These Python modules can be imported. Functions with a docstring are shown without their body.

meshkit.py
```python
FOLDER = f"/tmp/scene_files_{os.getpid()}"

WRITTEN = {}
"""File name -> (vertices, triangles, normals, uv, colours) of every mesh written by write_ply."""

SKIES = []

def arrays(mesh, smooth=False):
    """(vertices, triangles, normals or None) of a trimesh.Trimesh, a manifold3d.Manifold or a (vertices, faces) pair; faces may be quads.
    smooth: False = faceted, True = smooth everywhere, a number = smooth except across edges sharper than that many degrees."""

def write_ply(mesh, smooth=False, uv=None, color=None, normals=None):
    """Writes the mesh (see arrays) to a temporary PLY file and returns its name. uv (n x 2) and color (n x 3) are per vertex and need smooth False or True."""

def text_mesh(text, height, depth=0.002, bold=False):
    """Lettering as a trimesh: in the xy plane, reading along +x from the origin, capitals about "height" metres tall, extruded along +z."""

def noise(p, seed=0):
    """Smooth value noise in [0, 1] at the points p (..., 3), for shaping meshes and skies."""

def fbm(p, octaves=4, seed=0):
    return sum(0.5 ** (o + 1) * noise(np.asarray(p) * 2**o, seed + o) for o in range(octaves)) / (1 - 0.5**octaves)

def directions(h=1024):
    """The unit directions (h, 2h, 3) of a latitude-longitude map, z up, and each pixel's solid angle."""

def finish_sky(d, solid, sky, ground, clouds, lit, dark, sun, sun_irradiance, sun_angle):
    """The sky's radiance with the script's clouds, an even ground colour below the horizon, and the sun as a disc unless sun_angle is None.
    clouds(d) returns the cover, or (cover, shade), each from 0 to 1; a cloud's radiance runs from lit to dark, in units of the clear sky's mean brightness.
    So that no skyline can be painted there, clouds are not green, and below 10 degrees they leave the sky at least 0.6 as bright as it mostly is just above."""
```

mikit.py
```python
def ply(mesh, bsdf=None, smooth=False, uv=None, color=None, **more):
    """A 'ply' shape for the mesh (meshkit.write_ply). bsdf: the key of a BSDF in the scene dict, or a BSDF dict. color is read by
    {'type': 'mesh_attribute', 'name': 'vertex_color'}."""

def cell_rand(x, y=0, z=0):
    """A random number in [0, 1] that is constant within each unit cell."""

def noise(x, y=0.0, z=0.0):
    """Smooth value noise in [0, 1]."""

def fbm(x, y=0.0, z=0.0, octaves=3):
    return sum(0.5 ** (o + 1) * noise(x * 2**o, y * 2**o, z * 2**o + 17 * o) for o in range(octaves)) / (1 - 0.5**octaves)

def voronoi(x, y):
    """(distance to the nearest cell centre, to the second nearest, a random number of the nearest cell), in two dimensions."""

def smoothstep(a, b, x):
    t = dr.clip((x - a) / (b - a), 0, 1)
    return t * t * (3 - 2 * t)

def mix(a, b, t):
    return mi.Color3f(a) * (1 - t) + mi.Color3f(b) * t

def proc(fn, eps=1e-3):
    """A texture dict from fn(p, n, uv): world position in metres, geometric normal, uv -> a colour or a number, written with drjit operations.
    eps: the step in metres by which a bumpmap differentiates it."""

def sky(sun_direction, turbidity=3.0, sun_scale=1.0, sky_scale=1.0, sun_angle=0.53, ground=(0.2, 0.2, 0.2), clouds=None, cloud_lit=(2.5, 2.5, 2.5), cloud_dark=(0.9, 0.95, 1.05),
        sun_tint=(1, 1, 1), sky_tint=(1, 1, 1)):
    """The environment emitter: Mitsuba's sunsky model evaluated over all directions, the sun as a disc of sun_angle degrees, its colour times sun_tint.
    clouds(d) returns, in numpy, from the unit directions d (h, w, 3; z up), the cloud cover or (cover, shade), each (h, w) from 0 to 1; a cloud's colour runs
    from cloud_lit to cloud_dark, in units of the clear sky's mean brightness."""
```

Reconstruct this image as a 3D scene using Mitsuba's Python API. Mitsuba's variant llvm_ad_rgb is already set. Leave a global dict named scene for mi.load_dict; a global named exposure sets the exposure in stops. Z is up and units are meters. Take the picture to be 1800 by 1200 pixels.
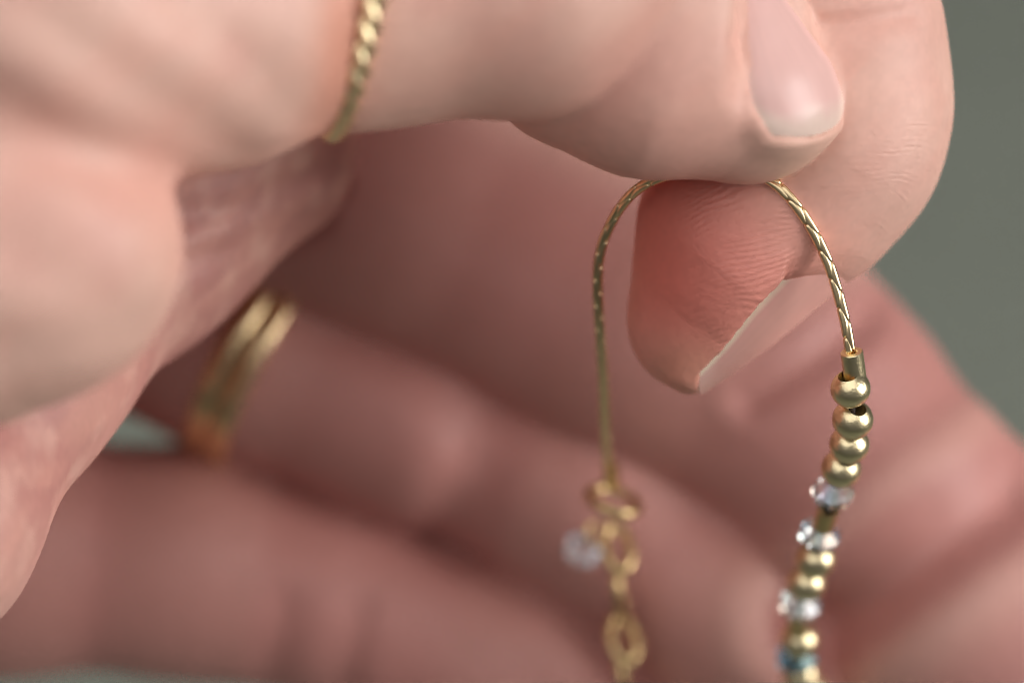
import math
import numpy as np, trimesh, drjit as dr, mitsuba as mi, mikit, meshkit
from scipy.spatial import cKDTree
T = mi.ScalarTransform4f

# ------------------------------------------------------------------ camera, light, exposure
PITCH = math.radians(50)                       # the camera looks down on the hand
CENTRE = np.array([0.0, 0.0, 1.10])            # where the pinch of the fingers is held, metres above the floor
EX = np.array([1.0, 0.0, 0.0])
EY = np.array([0.0, math.sin(PITCH), math.cos(PITCH)])
EZ = np.array([0.0, -math.cos(PITCH), math.sin(PITCH)])
ROT = np.stack([EX, EY, EZ], 1)                # the hand is modelled in millimetres: x right, y along the back of the hand, z outwards
MM = 0.001
HAND_TO_WORLD = np.eye(4)
HAND_TO_WORLD[:3, :3] = ROT * MM
HAND_TO_WORLD[:3, 3] = CENTRE

def world(p):
    return np.asarray(p, float) @ (ROT * MM).T + CENTRE

scene, labels = {}, {}
EYE = world((0, 0, 250))
scene['camera'] = {'type': 'thinlens', 'fov': 16.39, 'fov_axis': 'x', 'aperture_radius': 0.0064, 'focus_distance': 0.2495,
                   'near_clip': 0.02, 'far_clip': 60.0,
                   'to_world': T().look_at(origin=EYE.tolist(), target=CENTRE.tolist(), up=EY.tolist())}
exposure = 0.20
scene['room_light'] = {'type': 'constant', 'radiance': {'type': 'rgb', 'value': [0.088, 0.088, 0.090]}}

def window(direction, dist, w, h, power):
    d = np.asarray(direction, float) / np.linalg.norm(direction)
    o = CENTRE + ROT @ d * dist
    return {'type': 'rectangle', 'to_world': T().look_at(origin=o.tolist(), target=CENTRE.tolist(), up=[0, 0, 1]) @ T().scale([w / 2, h / 2, 1]),
            'bsdf': {'type': 'diffuse', 'reflectance': {'type': 'rgb', 'value': 0.2}},
            'emitter': {'type': 'area', 'radiance': {'type': 'rgb', 'value': power}}}

scene['window_light'] = window((0.88, 0.10, 0.42), 1.6, 1.0, 1.25, [5.6, 5.45, 5.3])
scene['window_light_001'] = window((-0.22, 0.60, 0.80), 2.0, 3.6, 3.0, [1.1, 1.08, 1.07])  # added fill light, huge and dim so the beads show no second highlight
labels['window_light'] = {'label': 'bright window to the right of the hand', 'category': 'window'}
labels['window_light_001'] = {'label': 'added broad soft fill light above the hand, behind the camera', 'category': 'window'}

# ------------------------------------------------------------------ helpers
def add(key, mesh, bsdf, smooth=30, **more):
    """One entry of the scene from a mesh in hand millimetres."""
    scene[key] = {**mikit.ply(mesh, bsdf, smooth=smooth, **more), 'to_world': T(HAND_TO_WORLD.tolist())}

def to_mm(p):
    q = p - mi.Point3f(*CENTRE.tolist())
    return [(q.x * float(ROT[0, k]) + q.y * float(ROT[1, k]) + q.z * float(ROT[2, k])) * 1000.0 for k in range(3)]

def unit(v):
    v = np.asarray(v, float)
    return v / np.linalg.norm(v, axis=-1, keepdims=True)

def cone(p, a, b):
    """Distance to a tapered capsule between the balls a and b, each (centre, radius)."""
    (ca, ra), (cb, rb) = a, b
    ca, cb = np.array(ca, np.float32), np.array(cb, np.float32)
    ab = cb - ca
    t = np.clip(((p - ca) @ ab) / float(ab @ ab), 0, 1)
    d = p - ca - t[:, None] * ab
    return np.sqrt((d * d).sum(1)) - (ra + t * (rb - ra)).astype(np.float32)

def smin(a, b, k):
    h = np.maximum(k - np.abs(a - b), 0) / k
    return np.minimum(a, b) - h * h * k * 0.25

def chain(p, balls, k):
    d = None
    for a, b in zip(balls, balls[1:]):
        c = cone(p, a, b)
        d = c if d is None else smin(d, c, k)
    return d

# ------------------------------------------------------------------ the hand: joints (millimetres) and radii
THUMB_BASE = [((-91.52, 45.76, -10.00), 25.79), ((-54.66, 30.45, 6.00), 16.79), ((-30.78, 20.88, 21.00), 11.36), ((-20.68, 22.33, 15.00), 11.28)]
THUMB_PROXIMAL = [((-20.10, 22.37, 13.00), 9.71), ((-9.64, 24.87, 9.00), 9.95), ((1.16, 25.75, 8.00), 10.14), ((6.22, 27.60, 7.00), 8.94)]
THUMB_DISTAL = [((6.25, 27.72, 6.00), 8.78), ((12.79, 22.83, 4.00), 6.77), ((16.83, 17.23, 2.50), 5.58)]
THUMB_PULP = [((4.33, 19.88, 4.00), 6.49), ((9.84, 19.21, 4.00), 7.60), ((15.84, 17.42, 2.50), 5.78)]
THUMB_BED = [((13.14, 25.09, 4.20), 4.40), ((15.33, 19.44, 3.00), 5.49)]
THENAR = [((-61.44, 5.38, 10.00), 19.20), ((-37.37, 5.86, 21.00), 11.36), ((-30.46, 5.84, 22.00), 9.34)]
INDEX = [((-51.46, 38.59, -18.00), 12.86), ((-23.58, 39.88, -18.00), 11.58), ((0.00, 39.28, -14.00), 10.14), ((15.33, 31.08, -9.00), 8.50), ((23.35, 22.12, -6.00), 7.29), ((23.76, 17.20, -6.00), 7.45), ((22.91, 14.02, -6.20), 7.46), ((21.09, 11.49, -6.50), 6.98), ((18.86, 8.71, -6.80), 6.74), ((16.04, 5.35, -7.00), 6.09), ((13.17, 1.11, -7.20), 4.28)]
INDEX_PAD = [((16.04, 8.84, -7.00), 6.83), ((15.95, 4.93, -7.00), 6.66), ((13.43, 1.40, -7.40), 4.24)]
MIDDLE = [((-36.86, 18.43, -38.00), 11.52), ((-9.22, 10.14, -38.00), 9.91), ((11.52, 0.23, -38.00), 10.83), ((24.42, -6.68, -38.00), 11.61)]
MIDDLE_TOP = [((-18.82, 19.76, -44.00), 10.35), ((5.64, 12.70, -44.00), 9.17), ((19.95, 1.86, -40.00), 8.82)]
MIDDLE_END = [((25.57, -8.76, -38.00), 11.15), ((36.48, -20.98, -35.00), 11.95), ((45.12, -29.78, -32.00), 11.82)]
RING = [((-51.57, 14.06, -43.00), 10.78), ((-35.04, 4.67, -42.00), 8.88), ((-21.88, -1.16, -41.00), 7.92), ((-7.45, -7.22, -41.00), 8.29)]
RING_END = [((-0.93, -10.01, -41.00), 7.45), ((6.96, -12.99, -40.00), 8.26), ((18.50, -21.96, -39.00), 8.42), ((26.73, -30.41, -38.00), 8.06)]
PINKY = [((-65.41, -9.11, -42.00), 11.96), ((-42.19, -17.16, -43.00), 9.94), ((-26.81, -18.35, -44.00), 9.03), ((-15.99, -20.93, -44.00), 8.47)]
PINKY_END = [((-11.29, -22.58, -44.00), 8.09), ((0.00, -27.28, -44.00), 8.00), ((9.41, -32.46, -44.00), 7.53)]
PALM = [((-19.72, 14.79, -18.00), 8.15), ((-27.35, 7.36, -13.00), 7.07), ((-35.76, -1.63, -4.00), 7.52), ((-42.12, -12.40, 4.00), 8.27), ((-56.00, -24.00, 0.00), 13.20)]
PALM_BACK = [((-95.04, 8.64, -20.00), 28.08), ((-59.14, 10.56, -14.00), 18.16), ((-27.46, 17.74, -14.00), 9.72)]
HEEL = [((-116.48, 10.40, -10.00), 31.62), ((-91.52, 12.48, -10.00), 28.29), ((-60.27, -2.06, -8.00), 15.27)]

TH_AT, TH_DIR, TH_OUT = (16.14, 17.33, 2.70), np.array([0.35, -0.94, -0.06]), np.array([0.66, 0.26, 0.705])
TH_PROF = [(-10.5, 4.0, 9), (-8.0, 4.35, 12), (-6.0, 4.85, 24), (-2.4, 5.70, 39), (0.8, 6.42, 47), (2.4, 6.42, 45), (4.4, 5.60, 37)]
IX_AT, IX_DIR, IX_OUT = (15.87, 5.22, -6.90), np.array([-0.65, -0.76, -0.02]), np.array([0.74, -0.63, 0.22])
IX_PROF = [(-7.6, 7.28, 43), (-3.5, 6.75, 52), (1.0, 6.05, 50), (4.5, 5.30, 42), (8.3, 4.25, 34)]

def beds(at, along, out, prof, steps, angles):
    """The flesh that carries the end of a nail."""
    ax = unit(along); n0 = unit(out - ax * (out @ ax)); b0 = np.cross(ax, n0)
    t_, r_, _ = np.array(prof).T
    return [[(np.array(at) + ax * t + (math.cos(a) * n0 + math.sin(a) * b0) * (np.interp(t, t_, r_) - 0.26 - r), r) for t, r in steps] for a in angles]
TH_BEDS = beds(TH_AT, TH_DIR, TH_OUT, TH_PROF, ((-1.5, 2.2), (1.5, 2.2), (3.3, 1.3)), (-0.55, -0.2, 0.15, 0.5))
IX_BEDS = beds(IX_AT, IX_DIR, IX_OUT, IX_PROF, ((2.0, 2.2), (5.0, 1.8), (7.0, 1.2), (7.9, 0.9)), (-0.45, -0.1, 0.25, 0.55))

def finger_field(p):
    """(thumb, index, others) distances, for the parts that are charted on their own."""
    t = smin(chain(p, THUMB_PROXIMAL, 2.5), smin(chain(p, THUMB_DISTAL, 2.5), smin(chain(p, THUMB_PULP, 2.5), chain(p, THUMB_BED, 2), 2.0), 3.0), 0.6)
    i = smin(chain(p, INDEX, 2.2), chain(p, INDEX_PAD, 2.2), 2.5)
    for b in TH_BEDS:
        t = smin(t, chain(p, b, 1), 1.0)
    for b in IX_BEDS:
        i = smin(i, chain(p, b, 1), 1.0)
    return t, i

def hand_field(p):
    p = np.asarray(p, np.float32)
    thumb, index = finger_field(p)
    base = smin(chain(p, THUMB_BASE, 4), chain(p, THENAR, 4), 2.2)
    thumb = smin(thumb, base, 1.6)
    palm = smin(smin(chain(p, PALM, 5), chain(p, PALM_BACK, 6), 6), chain(p, HEEL, 8), 6)
    middle = smin(smin(chain(p, MIDDLE, 3), chain(p, MIDDLE_TOP, 3), 5), chain(p, MIDDLE_END, 3), 1.4)
    ring = smin(chain(p, RING, 3), chain(p, RING_END, 3), 1.2)
    pinky = smin(chain(p, PINKY, 3), chain(p, PINKY_END, 3), 1.2)
    d = smin(thumb, palm, 0.5)
    for f in (middle, ring, pinky):
        d = smin(d, f, 0.8)
    return smin(d, index, 0.5)

def surface_net(field, lo, hi, h):
    n = [int(math.ceil((b - a) / h)) + 1 for a, b in zip(lo, hi)]
    ax = [a + h * np.arange(m) for a, m in zip(lo, n)]
    f = np.empty(n, np.float32)
    Y, Z = np.meshgrid(ax[1], ax[2], indexing='ij')
    for i0 in range(0, n[0], 24):
        xs = ax[0][i0:i0 + 24]
        q = np.empty((len(xs), n[1], n[2], 3), np.float32)
        q[..., 0], q[..., 1], q[..., 2] = xs[:, None, None], Y[None], Z[None]
        f[i0:i0 + 24] = field(q.reshape(-1, 3)).reshape(len(xs), n[1], n[2])
    inside = f < 0
    c = [np.s_[:-1], np.s_[1:]]
    corners = {(a, b, e): (inside[c[a], c[b], c[e]], f[c[a], c[b], c[e]]) for a in (0, 1) for b in (0, 1) for e in (0, 1)}
    count = sum(v[0].astype(np.int8) for v in corners.values())
    cells = np.argwhere((count > 0) & (count < 8))
    ids = -np.ones(count.shape, np.int64)
    ids[tuple(cells.T)] = np.arange(len(cells))
    val = {k: v[1][tuple(cells.T)] for k, v in corners.items()}
    acc, num = np.zeros((len(cells), 3)), np.zeros(len(cells))
    for k in val:
        for axis in range(3):
            if k[axis] == 0:
                k2 = tuple(1 if j == axis else k[j] for j in range(3))
                a, b = val[k], val[k2]
                cross = (a < 0) != (b < 0)
                t = np.where(cross, a / np.where(cross, a - b, 1), 0)
                pt = np.array(k, float)[None] + t[:, None] * np.eye(3)[axis][None]
                acc += np.where(cross[:, None], pt, 0)
                num += cross
    v = np.array(lo) + h * (cells + acc / num[:, None])
    faces = []
    for axis in range(3):
        o1, o2 = (axis + 1) % 3, (axis + 2) % 3
        sl0 = [np.s_[:]] * 3; sl1 = [np.s_[:]] * 3
        sl0[axis], sl1[axis] = np.s_[:-1], np.s_[1:]
        a, b = inside[tuple(sl0)], inside[tuple(sl1)]
        e = np.argwhere(a != b)
        e = e[(e[:, o1] > 0) & (e[:, o2] > 0) & (e[:, o1] < n[o1] - 1) & (e[:, o2] < n[o2] - 1)]
        d1, d2 = np.eye(3, dtype=int)[o1], np.eye(3, dtype=int)[o2]
        q = np.stack([ids[tuple((e - d1 - d2).T)], ids[tuple((e - d2).T)], ids[tuple(e.T)], ids[tuple((e - d1).T)]], 1)
        flip = ~a[tuple(e.T)]
        q[flip] = q[flip][:, ::-1]
        faces.append(q)
    q = np.vstack(faces)
    return v, np.vstack([q[:, [0, 1, 2]], q[:, [0, 2, 3]]])

def project(field, v, steps=3, e=0.05):
    for _ in range(steps):
        d = field(v)
        g = np.stack([field(v + o) - field(v - o) for o in np.eye(3) * e], 1) / (2 * e)
        g2 = np.maximum((g * g).sum(1), 0.2)
        v = v - np.clip(d, -0.5, 0.5)[:, None] * g / g2[:, None]
    return v

def split_edges(v, f, mark):
    """Splits every edge whose ends mark() selects, without cracks."""
    e = np.sort(f[:, [0, 1, 1, 2, 2, 0]].reshape(-1, 2), 1)
    u, inv = np.unique(e, axis=0, return_inverse=True)
    inv = inv.reshape(-1, 3)
    on = mark(v[u[:, 0]], v[u[:, 1]])
    new = -np.ones(len(u), int)
    new[on] = len(v) + np.arange(on.sum())
    v2 = np.vstack([v, (v[u[on, 0]] + v[u[on, 1]]) / 2])
    m = new[inv]
    k = (m >= 0).sum(1)
    out = [f[k == 0]]
    for r in range(3):
        i, j, l = r, (r + 1) % 3, (r + 2) % 3
        s = (k == 1) & (m[:, i] >= 0)                                # only the edge i-j
        a, b, c_, x = f[s, i], f[s, j], f[s, l], m[s, i]
        out += [np.stack([a, x, c_], 1), np.stack([x, b, c_], 1)]
        s = (k == 2) & (m[:, i] < 0)                                 # the edges j-l and l-i
        a, b, c_, x, y = f[s, i], f[s, j], f[s, l], m[s, j], m[s, l]
        out += [np.stack([a, b, x], 1), np.stack([a, x, y], 1), np.stack([y, x, c_], 1)]
    s = k == 3
    a, b, c_, x, y, z = f[s, 0], f[s, 1], f[s, 2], m[s, 0], m[s, 1], m[s, 2]
    out += [np.stack([a, x, z], 1), np.stack([x, b, y], 1), np.stack([z, y, c_], 1), np.stack([x, y, z], 1)]
    return v2, np.vstack(out)

hv, hf = surface_net(hand_field, (-112, -62, -64), (66, 62, 52), 0.9)
hv = project(hand_field, hv, 2)
hv, hf = split_edges(hv, hf, lambda a, b: ((a[:, 0] > -40) & (np.abs(a[:, 0] - b[:, 0]) >= 0) & (b[:, 0] > -40)))
hv = project(hand_field, hv, 2)
FOCUS = [((20.0, 10.0, 0.0), 16.0), ((24.0, 4.0, -4.0), 13.0)]
near = lambda a: np.min([np.linalg.norm(a - np.array(c), axis=1) - r for c, r in FOCUS], 0) < 0
hv, hf = split_edges(hv, hf, lambda a, b: near(a) & near(b))
hv = project(hand_field, hv, 2)

# ------------------------------------------------------------------ nails, grown on the thumb and the index finger
def nail(a0, ax, out, prof, root, tip, thick, nt=44, na=40):
    """A curved nail plate round an axis: at a0, running along ax, its middle facing out. prof: (distance along the axis, radius, half angle in degrees);
    root and tip: how far the root and the free edge are rounded at the sides, in mm. Returns mesh, top grid, outward directions, plate coordinates, underside flags."""
    from scipy.interpolate import PchipInterpolator
    a0, ax = np.array(a0, float), unit(ax)
    n0 = unit(np.array(out, float) - ax * np.dot(out, ax))
    b0 = np.cross(ax, n0)
    t_, r_, h_ = np.array(prof, float).T
    rad, half = PchipInterpolator(t_, r_, extrapolate=True), PchipInterpolator(t_, np.radians(h_), extrapolate=True)
    th, u = np.linspace(-1, 1, na), np.linspace(0, 1, nt)
    lo = t_[0] + root * np.abs(th) ** 2.6
    hi = t_[-1] - tip * np.abs(th) ** 2.6
    tt = lo[None] + u[:, None] * (hi - lo)[None]
    A = half(tt) * th[None]
    r = rad(tt) - 0.18 * np.abs(th)[None] ** 6 - 0.6 * np.clip(1 - u[:, None] / 0.14, 0, 1) ** 2   # the root dips under the skin
    D_ = np.cos(A)[..., None] * n0 + np.sin(A)[..., None] * b0
    top = a0 + tt[..., None] * ax + r[..., None] * D_
    bot = top - thick * D_
    g = np.arange(nt * na).reshape(nt, na)
    q = lambda g: np.stack([g[:-1, :-1], g[1:, :-1], g[1:, 1:], g[:-1, 1:]], -1).reshape(-1, 4)
    rim = np.concatenate([g[0, :-1], g[:-1, -1], g[-1, :0:-1], g[:0:-1, 0]])
    rim2 = np.roll(rim, -1)
    k = 2 * nt * na                                                   # the rim has vertices of its own, so that its edge stays crisp
    V = np.vstack([top.reshape(-1, 3), bot.reshape(-1, 3), top.reshape(-1, 3)[rim], bot.reshape(-1, 3)[rim]])
    i = np.arange(len(rim)); j = np.roll(i, -1)
    F = np.vstack([q(g)[:, ::-1], q(g) + nt * na, np.stack([k + i, k + j, k + j + len(rim), k + i + len(rim)], 1)])
    m = trimesh.Trimesh(V, np.vstack([F[:, [0, 1, 2]], F[:, [0, 2, 3]]]), process=False)
    if m.volume < 0:
        m.invert()
    flat = np.stack(np.broadcast_arrays(u[:, None], th[None]), -1).reshape(-1, 2)
    UV = np.vstack([flat, flat, flat[rim], flat[rim]])
    under = np.concatenate([np.zeros(nt * na), np.ones(nt * na), np.ones(2 * len(rim))])
    return m, top, D_, UV, under

th_mesh, th_top, th_out, th_uv, th_under = nail(TH_AT, TH_DIR, TH_OUT, TH_PROF, 1.0, 1.1, 0.26)
ix_mesh, ix_top, ix_out, ix_uv, ix_under = nail(IX_AT, IX_DIR, IX_OUT, IX_PROF, 4.6, 1.2, 0.40)

def fold(v, nrm, own, top, out, level, side, width, tip_from, end_level, end_weight):
    """Seats a nail plate in the skin: sinks the skin beneath it, and lifts a fold of skin round its root and (as far as side says) its two sides."""
    nt, na = top.shape[:2]
    flat, dirs = top.reshape(-1, 3), out.reshape(-1, 3)
    d, i = cKDTree(flat).query(v, distance_upper_bound=5.0)
    ok = np.isfinite(d)
    i = np.where(ok, i, 0)
    row, col, D_ = i // na, i % na, dirs[i]
    off = v - flat[i]
    h = (off * D_).sum(1)
    tang = np.linalg.norm(off - h[:, None] * D_, axis=1)
    ok &= ((nrm * D_).sum(1) > 0.1) & own
    edge = (row == 0) | (col == 0) | (col == na - 1) | (row == nt - 1)
    u = row / (nt - 1)
    inner = ok & ~(edge & (tang > 0.12)) 
    end = row == nt - 1
    w = np.clip((tip_from - u) / 0.12, 0, 1) * np.where(row == 0, 0.0, np.where(col == 0, side[0], side[1])) * np.clip((u - 0.05) / 0.2, 0, 1)
    w = np.where(end, end_weight, w) * np.exp(-(np.maximum(tang - 0.25, 0) / width) ** 2)
    aim = np.where(end, end_level, level)
    lift = np.where(row == 0, np.clip(aim - h, -0.25, 0.45), aim - h)
    move = np.where(inner, np.minimum(0, -0.20 - h) * np.clip((u - 0.03) / 0.18, 0, 1) ** 1.5, np.where(ok & edge, lift * w, 0))
    return v + D_ * np.clip(move, -3, 2.2)[:, None], np.where(ok & edge, np.exp(-(tang / 0.5) ** 2), 0)

def normals(v, f):
    n = np.zeros_like(v)
    c = np.cross(v[f[:, 1]] - v[f[:, 0]], v[f[:, 2]] - v[f[:, 0]])
    for k in range(3):
        np.add.at(n, f[:, k], c)
    return n / np.maximum(np.linalg.norm(n, axis=1, keepdims=True), 1e-12)

plates = cKDTree(np.vstack([th_top[::2, ::2].reshape(-1, 3), ix_top[::2, ::2].reshape(-1, 3)]))
def by_nail(a, b):
    pick = np.where(near(a) & near(b))[0]
    on = np.zeros(len(a), bool)
    on[pick] = plates.query((a[pick] + b[pick]) / 2, distance_upper_bound=1.6)[0] < 1.6
    return on
hv, hf = split_edges(hv, hf, by_nail)
hv = project(hand_field, hv, 1)
def score(v, n, line, depth, width, zlo, zhi, facing=0.0):
    """Presses a skin crease along a line over the surface."""
    p = np.array(line, float)[:, :2]
    d = np.full(len(v), 1e9)
    for a, b in zip(p, p[1:]):
        t = np.clip(((v[:, :2] - a) @ (b - a)) / ((b - a) @ (b - a)), 0, 1)
        d = np.minimum(d, np.linalg.norm(v[:, :2] - a - t[:, None] * (b - a), axis=1))
    w = np.exp(-(d / width) ** 2) - 0.35 * np.exp(-((d - 2.2 * width) / width) ** 2)
    w = np.where((v[:, 2] > zlo) & (v[:, 2] < zhi) & (n[:, 2] > facing), w * np.clip(n[:, 2] * 2.5, 0, 1), 0)
    return v - n * (depth * w)[:, None]

hn = normals(hv, hf)
CREASES = [([(19.32, 21.83, 1.00), (21.51, 22.15, 1.00), (24.30, 22.39, 1.00), (27.60, 23.04, 0.00)], 0.32, 0.9, -9, 4),
           ([(21.12, 24.30, 1.00), (23.90, 24.46, 1.00), (27.20, 25.20, 0.00)], 0.3, 0.6, -9, 4),
           ([(-33.09, 15.84, 30.00), (-26.86, 12.21, 32.00), (-22.00, 9.68, 30.00)], 0.35, 1.5, 12, 60, 0.2),
           ([(-28.51, 19.71, 30.00), (-22.18, 14.78, 30.00), (-16.84, 11.29, 26.00)], 0.30, 1.7, 12, 60, 0.2),
           ([(-20.43, 20.79, 26.00), (-16.49, 17.56, 26.00), (-13.50, 14.04, 22.00)], 0.22, 1.4, 12, 60, 0.2),
           ([(-32.09, 6.28, 32.00), (-27.10, 3.52, 30.00), (-23.44, 1.42, 28.00)], 0.25, 1.8, 12, 60, 0.2),
           ([(-32.38, 0.00, 30.00), (-28.51, -0.35, 30.00), (-25.22, 0.00, 28.00)], 0.22, 1.6, 12, 60, 0.2),
           ([(-23.35, 9.01, -6.00), (-19.81, 9.49, -8.00), (-14.14, 12.48, -10.00)], 0.25, 0.9, -30, 6, 0.2),
           ([(-23.35, 5.73, -6.00), (-20.64, 6.60, -8.00), (-14.98, 9.15, -10.00)], 0.18, 0.8, -30, 6, 0.2),
           ([(-18.30, -21.05, -36.00), (-18.67, -23.34, -36.00), (-19.68, -26.54, -36.00)], 0.25, 1.2, -60, -28),
           ([(-12.26, -21.51, -36.00), (-12.58, -23.80, -36.00), (-13.73, -27.46, -36.00)], 0.24, 1.1, -60, -28),
           ([(-4.53, -5.43, -33.00), (-3.17, -9.96, -33.00), (-4.98, -15.40, -33.00)], 0.3, 2.0, -60, -26),
           ([(23.93, -22.60, -27.00), (29.25, -17.95, -27.00), (33.68, -14.63, -27.00), (39.00, -11.52, -27.00)], 2.2, 2.6, -48, -15),
           ([(18.61, -4.43, -27.00), (23.05, -1.77, -27.00), (27.92, 1.77, -27.00)], 0.5, 1.2, -48, -15)]
for crease in CREASES:
    hv = score(hv, hn, *crease)
hn = normals(hv, hf)
of_thumb = np.subtract(*finger_field(hv.astype(np.float32))) < 0
hv, seam_t = fold(hv, hn, of_thumb, th_top, th_out, 0.20, (1.0, 1.0), 1.1, 1.05, -0.08, 0.9)
hv, seam_i = fold(hv, hn, ~of_thumb, ix_top, ix_out, 0.12, (0.25, 0.25), 0.8, 0.75, -0.3, 0.0)

def relax(v, f, pick, rounds):
    from scipy.sparse import coo_matrix
    e = np.vstack([f[:, [0, 1]], f[:, [1, 2]], f[:, [2, 0]]])
    a = coo_matrix((np.ones(len(e)), (e[:, 0], e[:, 1])), (len(v), len(v))).tocsr()
    n = np.asarray(a.sum(1)).ravel()[:, None]
    for _ in range(rounds):
        m = (a @ v) / np.maximum(n, 1)
        v = v + pick[:, None] * 0.5 * (m - v)
    return v
round_nail = plates.query(hv, distance_upper_bound=2.2)[0]
hv = relax(hv, hf, np.clip((2.2 - np.where(np.isfinite(round_nail), round_nail, 9)) / 0.6, 0, 1), 9)

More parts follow.
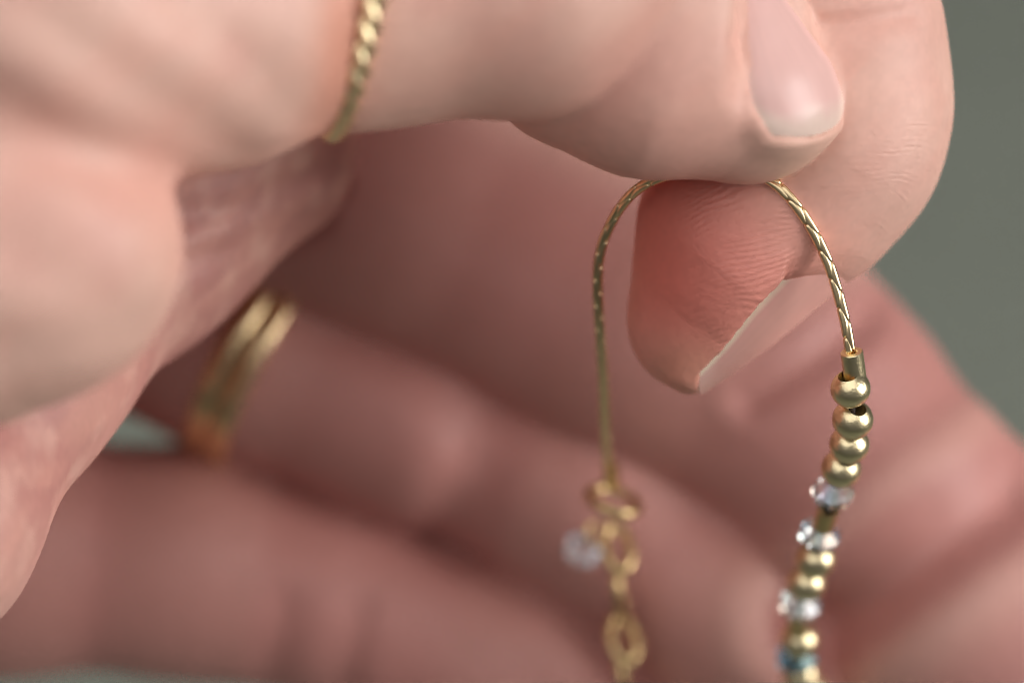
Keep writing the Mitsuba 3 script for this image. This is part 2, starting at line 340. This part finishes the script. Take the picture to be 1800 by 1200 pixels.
# ------------------------------------------------------------------ skin colour: blood under the skin, knuckles, pads; some shade and warm light painted in
def skin_colour(v):
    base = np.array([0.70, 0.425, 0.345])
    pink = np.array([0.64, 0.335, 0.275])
    palm = np.array([0.475, 0.205, 0.18])  # redder palm skin, also darkened in place of shade behind the thumb
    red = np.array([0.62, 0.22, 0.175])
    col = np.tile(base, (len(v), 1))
    def blend(c, w):
        nonlocal col
        w = np.clip(w, 0, 1)[:, None]
        col = col * (1 - w) + c * w
    def spot(c, p, r, w):
        blend(c, w * np.exp(-(((v - np.array(p)) / np.array(r)) ** 2).sum(1)))
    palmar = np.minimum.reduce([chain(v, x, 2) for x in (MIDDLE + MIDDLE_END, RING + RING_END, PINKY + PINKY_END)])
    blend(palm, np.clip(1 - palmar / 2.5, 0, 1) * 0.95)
    blend(palm, np.clip(1.4 - chain(v, PALM, 5) / 5.0, 0, 1) * np.clip(np.minimum(chain(v, THUMB_BASE, 4), chain(v, THENAR, 4)) / 1.5, 0, 1) * np.clip((v[:, 1] + 30) / 22, 0.25, 0.9))  # stronger higher up, painting in the shade of the thumb over the palm
    m = meshkit.fbm(v * 0.16, 3, 3)
    blend(pink, np.clip((m - 0.44) * 2.4, 0, 0.6) * (palmar > 2))
    m = meshkit.fbm((v @ np.array([[0.8, -0.6, 0], [0.6, 0.8, 0], [0, 0, 1.0]])) * np.array([0.10, 0.42, 0.2]) + 7, 3, 13)
    blend(base * np.array([1.02, 0.88, 0.86]), np.clip((m - 0.45) * 2, 0, 0.35) * (palmar > 2))
    m = meshkit.fbm(v * 0.45 + 31, 3, 5)
    blend(base * 1.06, np.clip((m - 0.5) * 2.0, 0, 0.5) * (palmar > 2))
    spot(np.array([0.62, 0.15, 0.115]), (13.16, 5.06, -3.00), (8.5, 9.5, 7), 1.0)                  # the squeezed pad of the index finger
    spot(np.array([0.58, 0.14, 0.11]), (11.74, 10.93, -3.00), (7, 3.5, 5), 0.9)
    spot(np.array([0.68, 0.35, 0.285]), (11.32, 12.69, 6.00), (10, 4.0, 7), 0.8)  # reddish shade under the thumb painted in, here and on the next line
    spot(np.array([0.66, 0.32, 0.26]), (2.33, 14.97, 7.00), (7, 4.5, 8), 0.8)
    spot(np.array([0.66, 0.33, 0.27]), (6.14, 18.82, 10.00), (4, 4, 6), 0.5)
    spot(np.array([0.68, 0.50, 0.36]), (19.29, 12.99, 4.00), (3.5, 3.5, 6), 0.4)
    spot(np.array([0.68, 0.30, 0.20]), (12.73, -2.04, -5.00), (3.2, 2.4, 6), 0.6)  # warm lit tone painted on the underside of the index tip
    spot(pink, (26.72, 21.86, -3.00), (5, 4, 8), 0.55)
    spot(red, (-22.38, 10.66, 28.00), (4, 4, 10), 0.35)
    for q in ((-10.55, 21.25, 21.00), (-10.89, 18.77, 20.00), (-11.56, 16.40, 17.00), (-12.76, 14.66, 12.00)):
        spot(np.array([0.60, 0.25, 0.17]), q, (1.7, 3.2, 6), 0.6)  # shadow left of the thumb ring, painted as red skin
    spot(pink, (-28.86, 8.45, 30.00), (9, 6, 12), 0.15)
    return col

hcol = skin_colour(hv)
blush = np.array([0.66, 0.33, 0.25])
for s in (seam_t, seam_i):
    hcol = hcol * (1 - 0.3 * s[:, None]) + blush * 0.3 * s[:, None]
hcol *= (0.95 + 0.10 * meshkit.fbm(hv * 2.6, 2, 9))[:, None]

def skin_relief(p, n, uv):
    x, y, z = to_mm(p)
    # papillary ridges of the index finger, curving round the pad
    wob = mikit.fbm(x * 0.22, y * 0.22, z * 0.22, octaves=2) * 6.0
    rx, ry = x - 24.0, y + 16.0
    r = dr.sqrt(rx * rx * 0.9 + ry * ry * 0.9 + z * z * 0.25)
    ridge = 0.5 + 0.5 * dr.sin((r + wob * 0.38) * (2 * math.pi / 0.38))
    brk = mikit.smoothstep(0.25, 0.75, mikit.noise(x * 0.8, y * 1.3, z * 0.8)) * mikit.smoothstep(3.0, 0.8, z)
    fine = mikit.fbm(x * 2.4, y * 2.4, z * 2.4, octaves=3)
    lines = dr.abs(mikit.noise(x * 0.8 + y * 1.2, y * 2.0 - x * 1.1, z * 1.4) - 0.5)
    crease = mikit.smoothstep(0.0, 0.10, lines)
    pad = mikit.smoothstep(9.5, 4.0, dr.sqrt(dr.square(x - 13.5) + dr.square(y - 5.0)))
    pad *= 0.55 + 0.45 * mikit.smoothstep(0.2, 0.6, mikit.noise(x * 1.3, y * 1.3, z))
    return ridge * (brk * 0.15 + pad * mikit.smoothstep(3.0, 0.8, z) * 0.26) + fine * 0.27 + crease * 0.10

scene['skin'] = {'type': 'bumpmap', 'arbitrary': mikit.proc(skin_relief, eps=6e-5), 'scale': 1.15e-4,
                 'bsdf': {'type': 'principled', 'base_color': {'type': 'mesh_attribute', 'name': 'vertex_color'}, 'roughness': 0.49, 'specular': 0.42, 'sheen': 0.25, 'sheen_tint': 0.6}}
scene['nail_plate'] = {'type': 'principled', 'base_color': {'type': 'mesh_attribute', 'name': 'vertex_color'}, 'roughness': 0.34, 'specular': 0.5, 'clearcoat': 0.08, 'clearcoat_gloss': 0.6}

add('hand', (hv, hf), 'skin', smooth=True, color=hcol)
labels['hand'] = {'label': 'fair skinned hand pinching a gold bracelet between thumb and index finger', 'category': 'hand'}

def nail_colour(uv, bot, rim, bed, tip, inset=0.90):
    u, a = uv[:, 0], uv[:, 1]
    bed, free, edge = np.array(bed), np.array([0.76, 0.59, 0.50]), np.array([0.86, 0.74, 0.57])
    wave = 0.02 * np.sin(a * 7) + 0.03 * (meshkit.noise(np.stack([a * 6, u * 3, a * 0], -1), 4) - 0.5)
    w = np.clip((u + wave - 0.86 + 0.05 * a * a) / 0.10, 0, 1)[:, None] * tip
    c = bed * (1 - w) + free * w
    c = c * (1 + 0.05 * (meshkit.noise(np.stack([a * 22, u * 1.5, a * 0], -1), 8) - 0.5))[:, None]
    e = np.clip((np.abs(a) - inset) / 0.05, 0, 1)[:, None] * rim
    c = c * (1 - e) + edge * e
    return np.where(bot[:, None] > 0, edge, c)

add('hand__nail', th_mesh, 'nail_plate', smooth=True, color=nail_colour(th_uv, th_under, 0.1, (0.70, 0.43, 0.39), 0.8))
add('hand__nail_001', ix_mesh, 'nail_plate', smooth=True, color=nail_colour(ix_uv, ix_under, 0.9, (0.69, 0.36, 0.31), 0.25, 0.87))
labels['hand__nail'] = {'label': 'rounded pink thumbnail with a pale free edge'}
labels['hand__nail_001'] = {'label': 'index fingernail seen along its pale side edge'}

# ------------------------------------------------------------------ the ground far below, out of focus
def floor_colour(p, n, uv):
    a = mikit.fbm(p.x * 2.0, p.y * 2.0, 0.0, octaves=3)
    b = mikit.fbm(p.x * 60.0, p.y * 60.0, 3.0, octaves=2)
    return mikit.mix((0.205, 0.226, 0.184), (0.265, 0.285, 0.235), a) * (0.85 + 0.3 * b)
scene['floor_paint'] = {'type': 'principled', 'base_color': mikit.proc(floor_colour), 'roughness': 0.75, 'specular': 0.3}
scene['floor'] = {'type': 'rectangle', 'to_world': T().scale([20, 20, 1]), 'bsdf': {'type': 'ref', 'id': 'floor_paint'}}
labels['floor'] = {'label': 'plain grey green floor far below the hand, out of focus', 'category': 'floor', 'kind': 'structure'}

# ------------------------------------------------------------------ metals and crystal
def scratches(p, n, uv):
    x, y, z = to_mm(p)
    return mikit.fbm(x * 7.0, y * 7.0, z * 7.0, octaves=3)
gold = {'type': 'principled', 'base_color': {'type': 'rgb', 'value': [0.83, 0.64, 0.36]}, 'metallic': 1.0, 'roughness': 0.22, 'specular': 0.5}
scene['brushed_gold'] = {'type': 'bumpmap', 'arbitrary': mikit.proc(scratches, eps=3e-5), 'scale': 2.2e-5,
                         'bsdf': {'type': 'principled', 'base_color': {'type': 'rgb', 'value': [0.92, 0.77, 0.47]}, 'metallic': 1.0, 'roughness': 0.31, 'specular': 0.5}}
scene['polished_gold'] = {**gold, 'base_color': {'type': 'rgb', 'value': [0.90, 0.69, 0.40]}, 'roughness': 0.24}
scene['darkened_gold'] = {**gold, 'base_color': {'type': 'rgb', 'value': [0.72, 0.53, 0.26]}, 'roughness': 0.26}  # gold darkened to carry the shadow the clasp hangs in
scene['crystal_glass'] = {'type': 'blendbsdf', 'weight': 0.14,                 # lead crystal with a thin iridescent metal coating
                          'bsdf_0': {'type': 'dielectric', 'int_ior': 1.56, 'ext_ior': 1.0, 'specular_transmittance': {'type': 'mesh_attribute', 'name': 'vertex_color'}},
                          'bsdf_1': {'type': 'twosided', 'bsdf': {'type': 'principled', 'base_color': {'type': 'mesh_attribute', 'name': 'vertex_color'}, 'metallic': 1.0, 'roughness': 0.28}}}

scene['dark_thread'] = {'type': 'principled', 'base_color': {'type': 'rgb', 'value': [0.05, 0.035, 0.025]}, 'roughness': 0.6}

def frames(path):
    """Tangents and two cross vectors along a polyline; the first lies across the path as seen from outside the hand."""
    t = unit(np.gradient(path, axis=0))
    s = unit(np.cross([0, 0, 1.0], t) + 1e-9)
    return t, s, np.cross(t, s)

def sweep(path, section, s, b, closed=False, caps=True):
    """section: (n, m, 2) offsets along s and b at each point of the path."""
    n, m = section.shape[:2]
    v = path[:, None] + section[..., :1] * s[:, None] + section[..., 1:] * b[:, None]
    g = np.arange(n * m).reshape(n, m)
    if closed:
        g = np.vstack([g, g[:1]])
    h = np.roll(g, -1, 1)
    f = np.stack([g[:-1], g[1:], h[1:], h[:-1]], -1).reshape(-1, 4)
    f = np.vstack([f[:, [0, 1, 2]], f[:, [0, 2, 3]]])
    v = v.reshape(-1, 3)
    if caps and not closed:
        k = len(v)
        v = np.vstack([v, path[0], path[-1]])
        f = np.vstack([f, np.stack([g[0], h[0], np.full(m, k)], 1), np.stack([h[-1], g[-1], np.full(m, k + 1)], 1)])
    mesh = trimesh.Trimesh(v, f, process=False)
    if mesh.volume < 0:
        mesh.invert()
    return mesh

def spline(points, step):
    from scipy.interpolate import CubicSpline
    p = np.array(points, float)
    d = np.concatenate([[0], np.cumsum(np.linalg.norm(np.diff(p, axis=0), axis=1))])
    c = CubicSpline(d, p)
    fine = c(np.linspace(0, d[-1], 2000))
    l = np.concatenate([[0], np.cumsum(np.linalg.norm(np.diff(fine, axis=0), axis=1))])
    n = max(2, int(round(l[-1] / step)))
    return np.stack([np.interp(np.linspace(0, l[-1], n + 1), l, fine[:, k]) for k in range(3)], 1)

def ring_circle(centre, normal, radius, n, start=0):
    nrm = unit(normal)
    a = unit(np.cross(nrm, [0.1, 0.9, 0.3]))
    b = np.cross(nrm, a)
    th = np.linspace(0, 2 * np.pi, n, endpoint=False) + start
    rad = np.cos(th)[:, None] * a + np.sin(th)[:, None] * b
    return np.array(centre) + radius * rad, rad, np.tile(nrm, (n, 1)), th

# ------------------------------------------------------------------ the bracelet
labels['bracelet'] = {'label': 'fine gold bracelet of beads, crystals and snake chain held between thumb and index finger', 'category': 'bracelet'}
count = {}
def part(name):
    count[name] = count.get(name, -1) + 1
    return f'bracelet__{name}' + (f'_{count[name]:03d}' if count[name] else '')

CORD = [(7.57, -10.27, -22.00), (7.13, -7.94, -18.40), (6.83, -4.21, -13.40), (6.47, 0.00, -9.40), (6.20, 3.70, -6.80), (6.37, 6.53, -5.20), (7.23, 8.73, -3.80), (8.47, 10.41, -2.20), (10.03, 11.39, -0.70),
        (12.58, 11.98, 0.40), (15.54, 12.04, 0.90), (17.72, 11.47, 1.10), (19.51, 9.95, 1.15), (21.04, 7.81, 0.95), (22.14, 5.58, 0.70), (23.04, 2.80, 0.40), (23.67, 0.00, 0.10), (23.81, -1.12, -0.10)]
cord = spline(CORD, 0.09)
ct, cs, cb = frames(cord)
LINK = 2.15
total = 0.09 * (len(cord) - 1)
nlink = int(total / (LINK / 2))
th8 = np.linspace(0, 2 * np.pi, 12, endpoint=False)
base_sec = np.stack([np.sign(np.cos(th8)) * np.abs(np.cos(th8)) ** 0.75, np.sign(np.sin(th8)) * np.abs(np.sin(th8)) ** 0.75], 1)
for k in range(nlink):
    mid = total - (k + 0.4) * LINK / 2
    side = 1 if k % 2 else -1
    lo, hi = mid - LINK * 0.515, mid + LINK * 0.515
    i0, i1 = max(0, int(lo / 0.09)), min(len(cord) - 1, int(hi / 0.09))
    if i1 - i0 < 6:
        continue
    ii = np.arange(i0, i1 + 1)
    x = np.clip((ii * 0.09 - mid) / (LINK * 0.515), -1, 1)
    ends = np.clip(1 - np.abs(x) ** 14, 0.03, 1) ** 0.5
    w = (0.30 - 0.115 * np.abs(x) ** 2.2) * ends
    h = 0.345 * ends
    off = side * (0.39 - (0.30 - 0.12 * np.abs(x) ** 2.2))
    sec = base_sec[None] * np.stack([w, h], 1)[:, None] + np.stack([off, -0.03 * np.abs(x) ** 2], 1)[:, None]
    add(part('chain_link'), sweep(cord[ii], sec, cs[ii], cb[ii]), 'polished_gold', smooth=40)
add(part('chain_core'), sweep(cord[::3], np.tile((0.30 * np.stack([np.cos(th8), np.sin(th8)], 1))[None], (len(cord[::3]), 1, 1)), cs[::3], cb[::3]), 'darkened_gold', smooth=60)

def turned(profile, at, axis, n=40):
    """A turned piece: profile (radius, height) points of a closed section, its axis along axis through at."""
    p = np.array(profile, float)
    th = np.linspace(0, 2 * np.pi, n, endpoint=False)
    v = np.stack([p[:, None, 0] * np.cos(th), p[:, None, 0] * np.sin(th), np.repeat(p[:, 1:], n, 1)], -1)
    g = np.arange(len(p) * n).reshape(len(p), n)
    g = np.vstack([g, g[:1]])
    h = np.roll(g, -1, 1)
    f = np.stack([g[:-1], h[:-1], h[1:], g[1:]], -1).reshape(-1, 4)
    z = unit(axis)
    x = unit(np.cross(z, [0.3, 0.1, 1.0]))
    M = np.stack([x, np.cross(z, x), z], 1)
    m = trimesh.Trimesh(v.reshape(-1, 3) @ M.T + np.array(at), np.vstack([f[:, [0, 1, 2]], f[:, [0, 2, 3]]]), process=False)
    if m.volume < 0:
        m.invert()
    return m

def bead_profile(r, hole, squash=0.95):
    a = np.linspace(math.asin(hole / r), math.pi - math.asin(hole / r), 22)
    outer = np.stack([r * np.sin(a), r * squash * np.cos(a)], 1)
    z = outer[0, 1]
    return np.vstack([outer, [[hole * 0.94, -z * 0.96], [hole * 0.94, z * 0.96]]])

# (kind, centre): from the crimp downwards, hanging
STRAND = [('crimp', (23.99, -1.60, 0.10)), ('bead', (23.84, -3.33, -0.40)), ('bead', (24.16, -5.53, -2.10)), ('bead', (24.12, -7.36, -4.20)), ('bead', (23.73, -9.14, -6.20)),
          ('crystal', (23.29, -10.98, -8.10)), ('tube', (22.95, -12.89, -9.90)), ('crystal', (22.63, -14.22, -11.40)), ('bead', (22.50, -16.10, -13.40)), ('bead', (22.00, -17.96, -15.40)),
          ('crystal', (21.73, -19.76, -17.30)), ('tube', (21.65, -21.35, -19.00)), ('bead', (21.85, -22.67, -20.40)), ('crystal', (21.80, -24.11, -22.00)), ('bead', (22.19, -25.57, -23.60)), ('bead', (23.06, -27.06, -25.00)), ('bead', (23.89, -28.76, -26.50))]
pts = np.array([p for _, p in STRAND])
wire = spline(np.vstack([cord[-4], pts[1:]]), 0.15)
wt, ws, wb = frames(wire)
add(part('wire'), sweep(wire, np.tile((0.22 * np.stack([np.cos(th8), np.sin(th8)], 1))[None], (len(wire), 1, 1)), ws, wb), 'dark_thread', smooth=60)

rng = np.random.default_rng(7)
def crystal(at, axis, r, h, hole, turn, tint):
    """A faceted bicone: two rings of facets meeting at the girdle."""
    n = 8
    z = unit(axis)
    x = unit(np.cross(z, [0.2, 0.9, 0.4]))
    M = np.stack([x, np.cross(z, x), z], 1)
    rings = [(hole, h), (r * 0.98, 0.26), (r * 0.98, -0.26), (hole, -h), (hole * 0.9, -h * 0.9), (hole * 0.9, h * 0.9)]
    v = []
    for j, (rad, hh) in enumerate(rings):
        th = turn + (np.arange(n) + 0.0) * 2 * np.pi / n
        v.append(np.stack([rad * np.cos(th), rad * np.sin(th), np.full(n, hh)], 1))
    v = np.array(v)
    tris, cols = [], []
    for j in range(len(rings)):
        for i in range(n):
            a, b, c_, d = v[j, i], v[j, (i + 1) % n], v[(j + 1) % len(rings), (i + 1) % n], v[(j + 1) % len(rings), i]
            hue = rng.random()
            c = tint[int(hue * len(tint))]
            tris += [[a, d, c_], [a, c_, b]]
            cols += [c] * 6
    V = np.array(tris).reshape(-1, 3) @ M.T + np.array(at)
    m = trimesh.Trimesh(V, np.arange(len(V)).reshape(-1, 3), process=False)
    if m.volume < 0:
        V = V.reshape(-1, 3, 3)[:, ::-1].reshape(-1, 3)
        m = trimesh.Trimesh(V, np.arange(len(V)).reshape(-1, 3), process=False)
    return m, np.array(cols)

CLEAR = [(0.98, 0.99, 1.0), (0.98, 0.99, 0.99), (0.97, 0.99, 0.98), (0.98, 0.98, 0.98), (0.82, 0.87, 1.0), (1.0, 0.90, 0.78), (0.95, 0.94, 1.0), (0.88, 0.98, 0.95)]
BLUE = [(0.40, 0.58, 0.66), (0.34, 0.48, 0.66), (0.55, 0.68, 0.74), (0.42, 0.60, 0.62)]
for i, (kind, at) in enumerate(STRAND):
    at = np.array(at)
    axis = unit(pts[max(i - 1, 1)] - pts[min(i + 1, len(pts) - 1)])
    wob = rng.normal(0, 0.10, 3) if i != 2 else np.array([0.28, 0.05, 0.22])
    if kind == 'crimp':
        axis = unit(np.array([-0.16, 0.86, 0.42]))
        add(part('crimp_tube'), turned([(0.80, 0.94), (0.80, -0.98), (0.34, -0.98), (0.34, 0.93), (0.42, 0.99), (0.75, 0.99)], at, axis), 'brushed_gold', smooth=30)
    elif kind == 'bead':
        add(part('bead'), turned(bead_profile(1.46 * rng.uniform(0.97, 1.02), 0.70 * rng.uniform(0.9, 1.05)), at, axis + wob), 'brushed_gold', smooth=50)
    elif kind == 'tube':
        add(part('spacer_tube'), turned([(0.80, 0.95), (0.80, -0.95), (0.5, -0.95), (0.5, 0.95)], at, axis), 'darkened_gold', smooth=30)
    else:
        m, c = crystal(at, axis + wob * 0.5, 1.60, 1.12, 0.55, rng.random() * 6, BLUE if i == 13 else CLEAR)
        add(part('crystal'), m, 'crystal_glass', smooth=False, color=c)

def torus(centre, normal, r, thick, long=0.0, along=(0, 1, 0), n=48, m=12):
    """A wire ring, or with long > 0 an oval link stretched along a direction."""
    nrm = unit(normal)
    a = unit(np.array(along, float) - nrm * np.dot(along, nrm))
    b = np.cross(nrm, a)
    th = np.linspace(0, 2 * np.pi, n, endpoint=False)
    p = np.array(centre) + np.cos(th)[:, None] * a * (r + long) + np.sin(th)[:, None] * b * r
    t = unit(np.roll(p, -1, 0) - np.roll(p, 1, 0))
    s = np.tile(nrm, (n, 1))
    ph = np.linspace(0, 2 * np.pi, m, endpoint=False)
    sec = np.tile((thick * np.stack([np.cos(ph), np.sin(ph)], 1))[None], (n, 1, 1))
    return sweep(p, sec, s, np.cross(t, s), closed=True)

DOWN = np.array([0.05, -math.cos(PITCH), -math.sin(PITCH)])
add(part('end_cap'), turned([(0.62, 1.0), (0.62, -1.0), (0.3, -1.0), (0.3, 1.0)], (7.57, -10.18, -21.90), -DOWN), 'darkened_gold', smooth=30)
add(part('jump_ring'), torus((7.81, -12.28, -24.20), (0.25, 0.85, 0.35), 2.0, 0.40), 'darkened_gold', smooth=60)
LINKS = [((8.23, -16.02, -26.60), (0.12, 0.40, 0.90)), ((8.42, -19.87, -28.40), (0.97, 0.1, 0.1)), ((8.78, -23.39, -30.00), (0.15, 0.40, 0.90)), ((8.82, -26.79, -31.40), (0.97, 0.1, 0.1)), ((9.06, -30.25, -33.00), (0.12, 0.4, 0.9))]
for c, nrm in LINKS:
    add(part('extension_link'), torus(c, nrm, 0.98, 0.40, 0.90, (0.04, -0.92, -0.4)), 'darkened_gold', smooth=60)
add(part('charm_loop'), torus((6.55, -14.83, -26.60), (0.3, 0.3, 0.9), 0.75, 0.2), 'darkened_gold', smooth=60)
m, c = crystal((5.50, -16.22, -27.00), (0.25, 0.45, 0.85), 1.55, 1.2, 0.3, 0.4, [(0.97, 0.98, 0.99), (0.93, 0.95, 1.0), (0.98, 0.98, 0.98)])
add(part('crystal'), m, 'crystal_glass', smooth=False, color=c)
labels['bracelet__crystal_004'] = {'label': 'small clear crystal charm hanging beside the jump ring'}

# ------------------------------------------------------------------ rings worn on the fingers
c, rad, nrm, th = ring_circle((-10.37, 24.58, 10.00), (1.0, -0.16, -0.19), 10.64, 260)
a, b = [], []
strands = []
for ph in (0, math.pi):
    tw = th * 20 + ph
    p = c + 0.34 * (np.cos(tw)[:, None] * rad + np.sin(tw)[:, None] * nrm)
    ph8 = np.linspace(0, 2 * np.pi, 8, endpoint=False)
    t = unit(np.roll(p, -1, 0) - np.roll(p, 1, 0))
    s = unit(np.cross(t, rad)); 
    strands.append(sweep(p, np.tile((0.43 * np.stack([np.cos(ph8), np.sin(ph8)], 1))[None], (len(p), 1, 1)), s, np.cross(t, s), closed=True))
add('twisted_ring', trimesh.util.concatenate(strands), 'brushed_gold', smooth=60)
labels['twisted_ring'] = {'label': 'thin twisted gold ring worn on the thumb', 'category': 'ring'}

c, rad, nrm, th = ring_circle((-20.58, -1.12, -41.00), (0.86, -0.46, 0.10), 9.03, 120)
ph = np.linspace(0, 2 * np.pi, 20, endpoint=False)
for j, off in enumerate((-0.98, 0.98)):
    sec = np.stack([np.sign(np.cos(ph)) * np.abs(np.cos(ph)) ** 0.8 * 0.95, np.sign(np.sin(ph)) * np.abs(np.sin(ph)) ** 0.9 * 0.62], 1)
    add('gold_band' if j == 0 else 'gold_band_001', sweep(c + nrm * off, np.tile(sec[None], (len(c), 1, 1)), nrm, rad, closed=True), 'polished_gold', smooth=60)
labels['gold_band'] = {'label': 'plain gold band on the ring finger, the one nearer the palm', 'category': 'ring', 'group': 'pair of plain gold bands on one finger'}
labels['gold_band_001'] = {'label': 'plain gold band on the ring finger, the one nearer the fingertip', 'category': 'ring', 'group': 'pair of plain gold bands on one finger'}
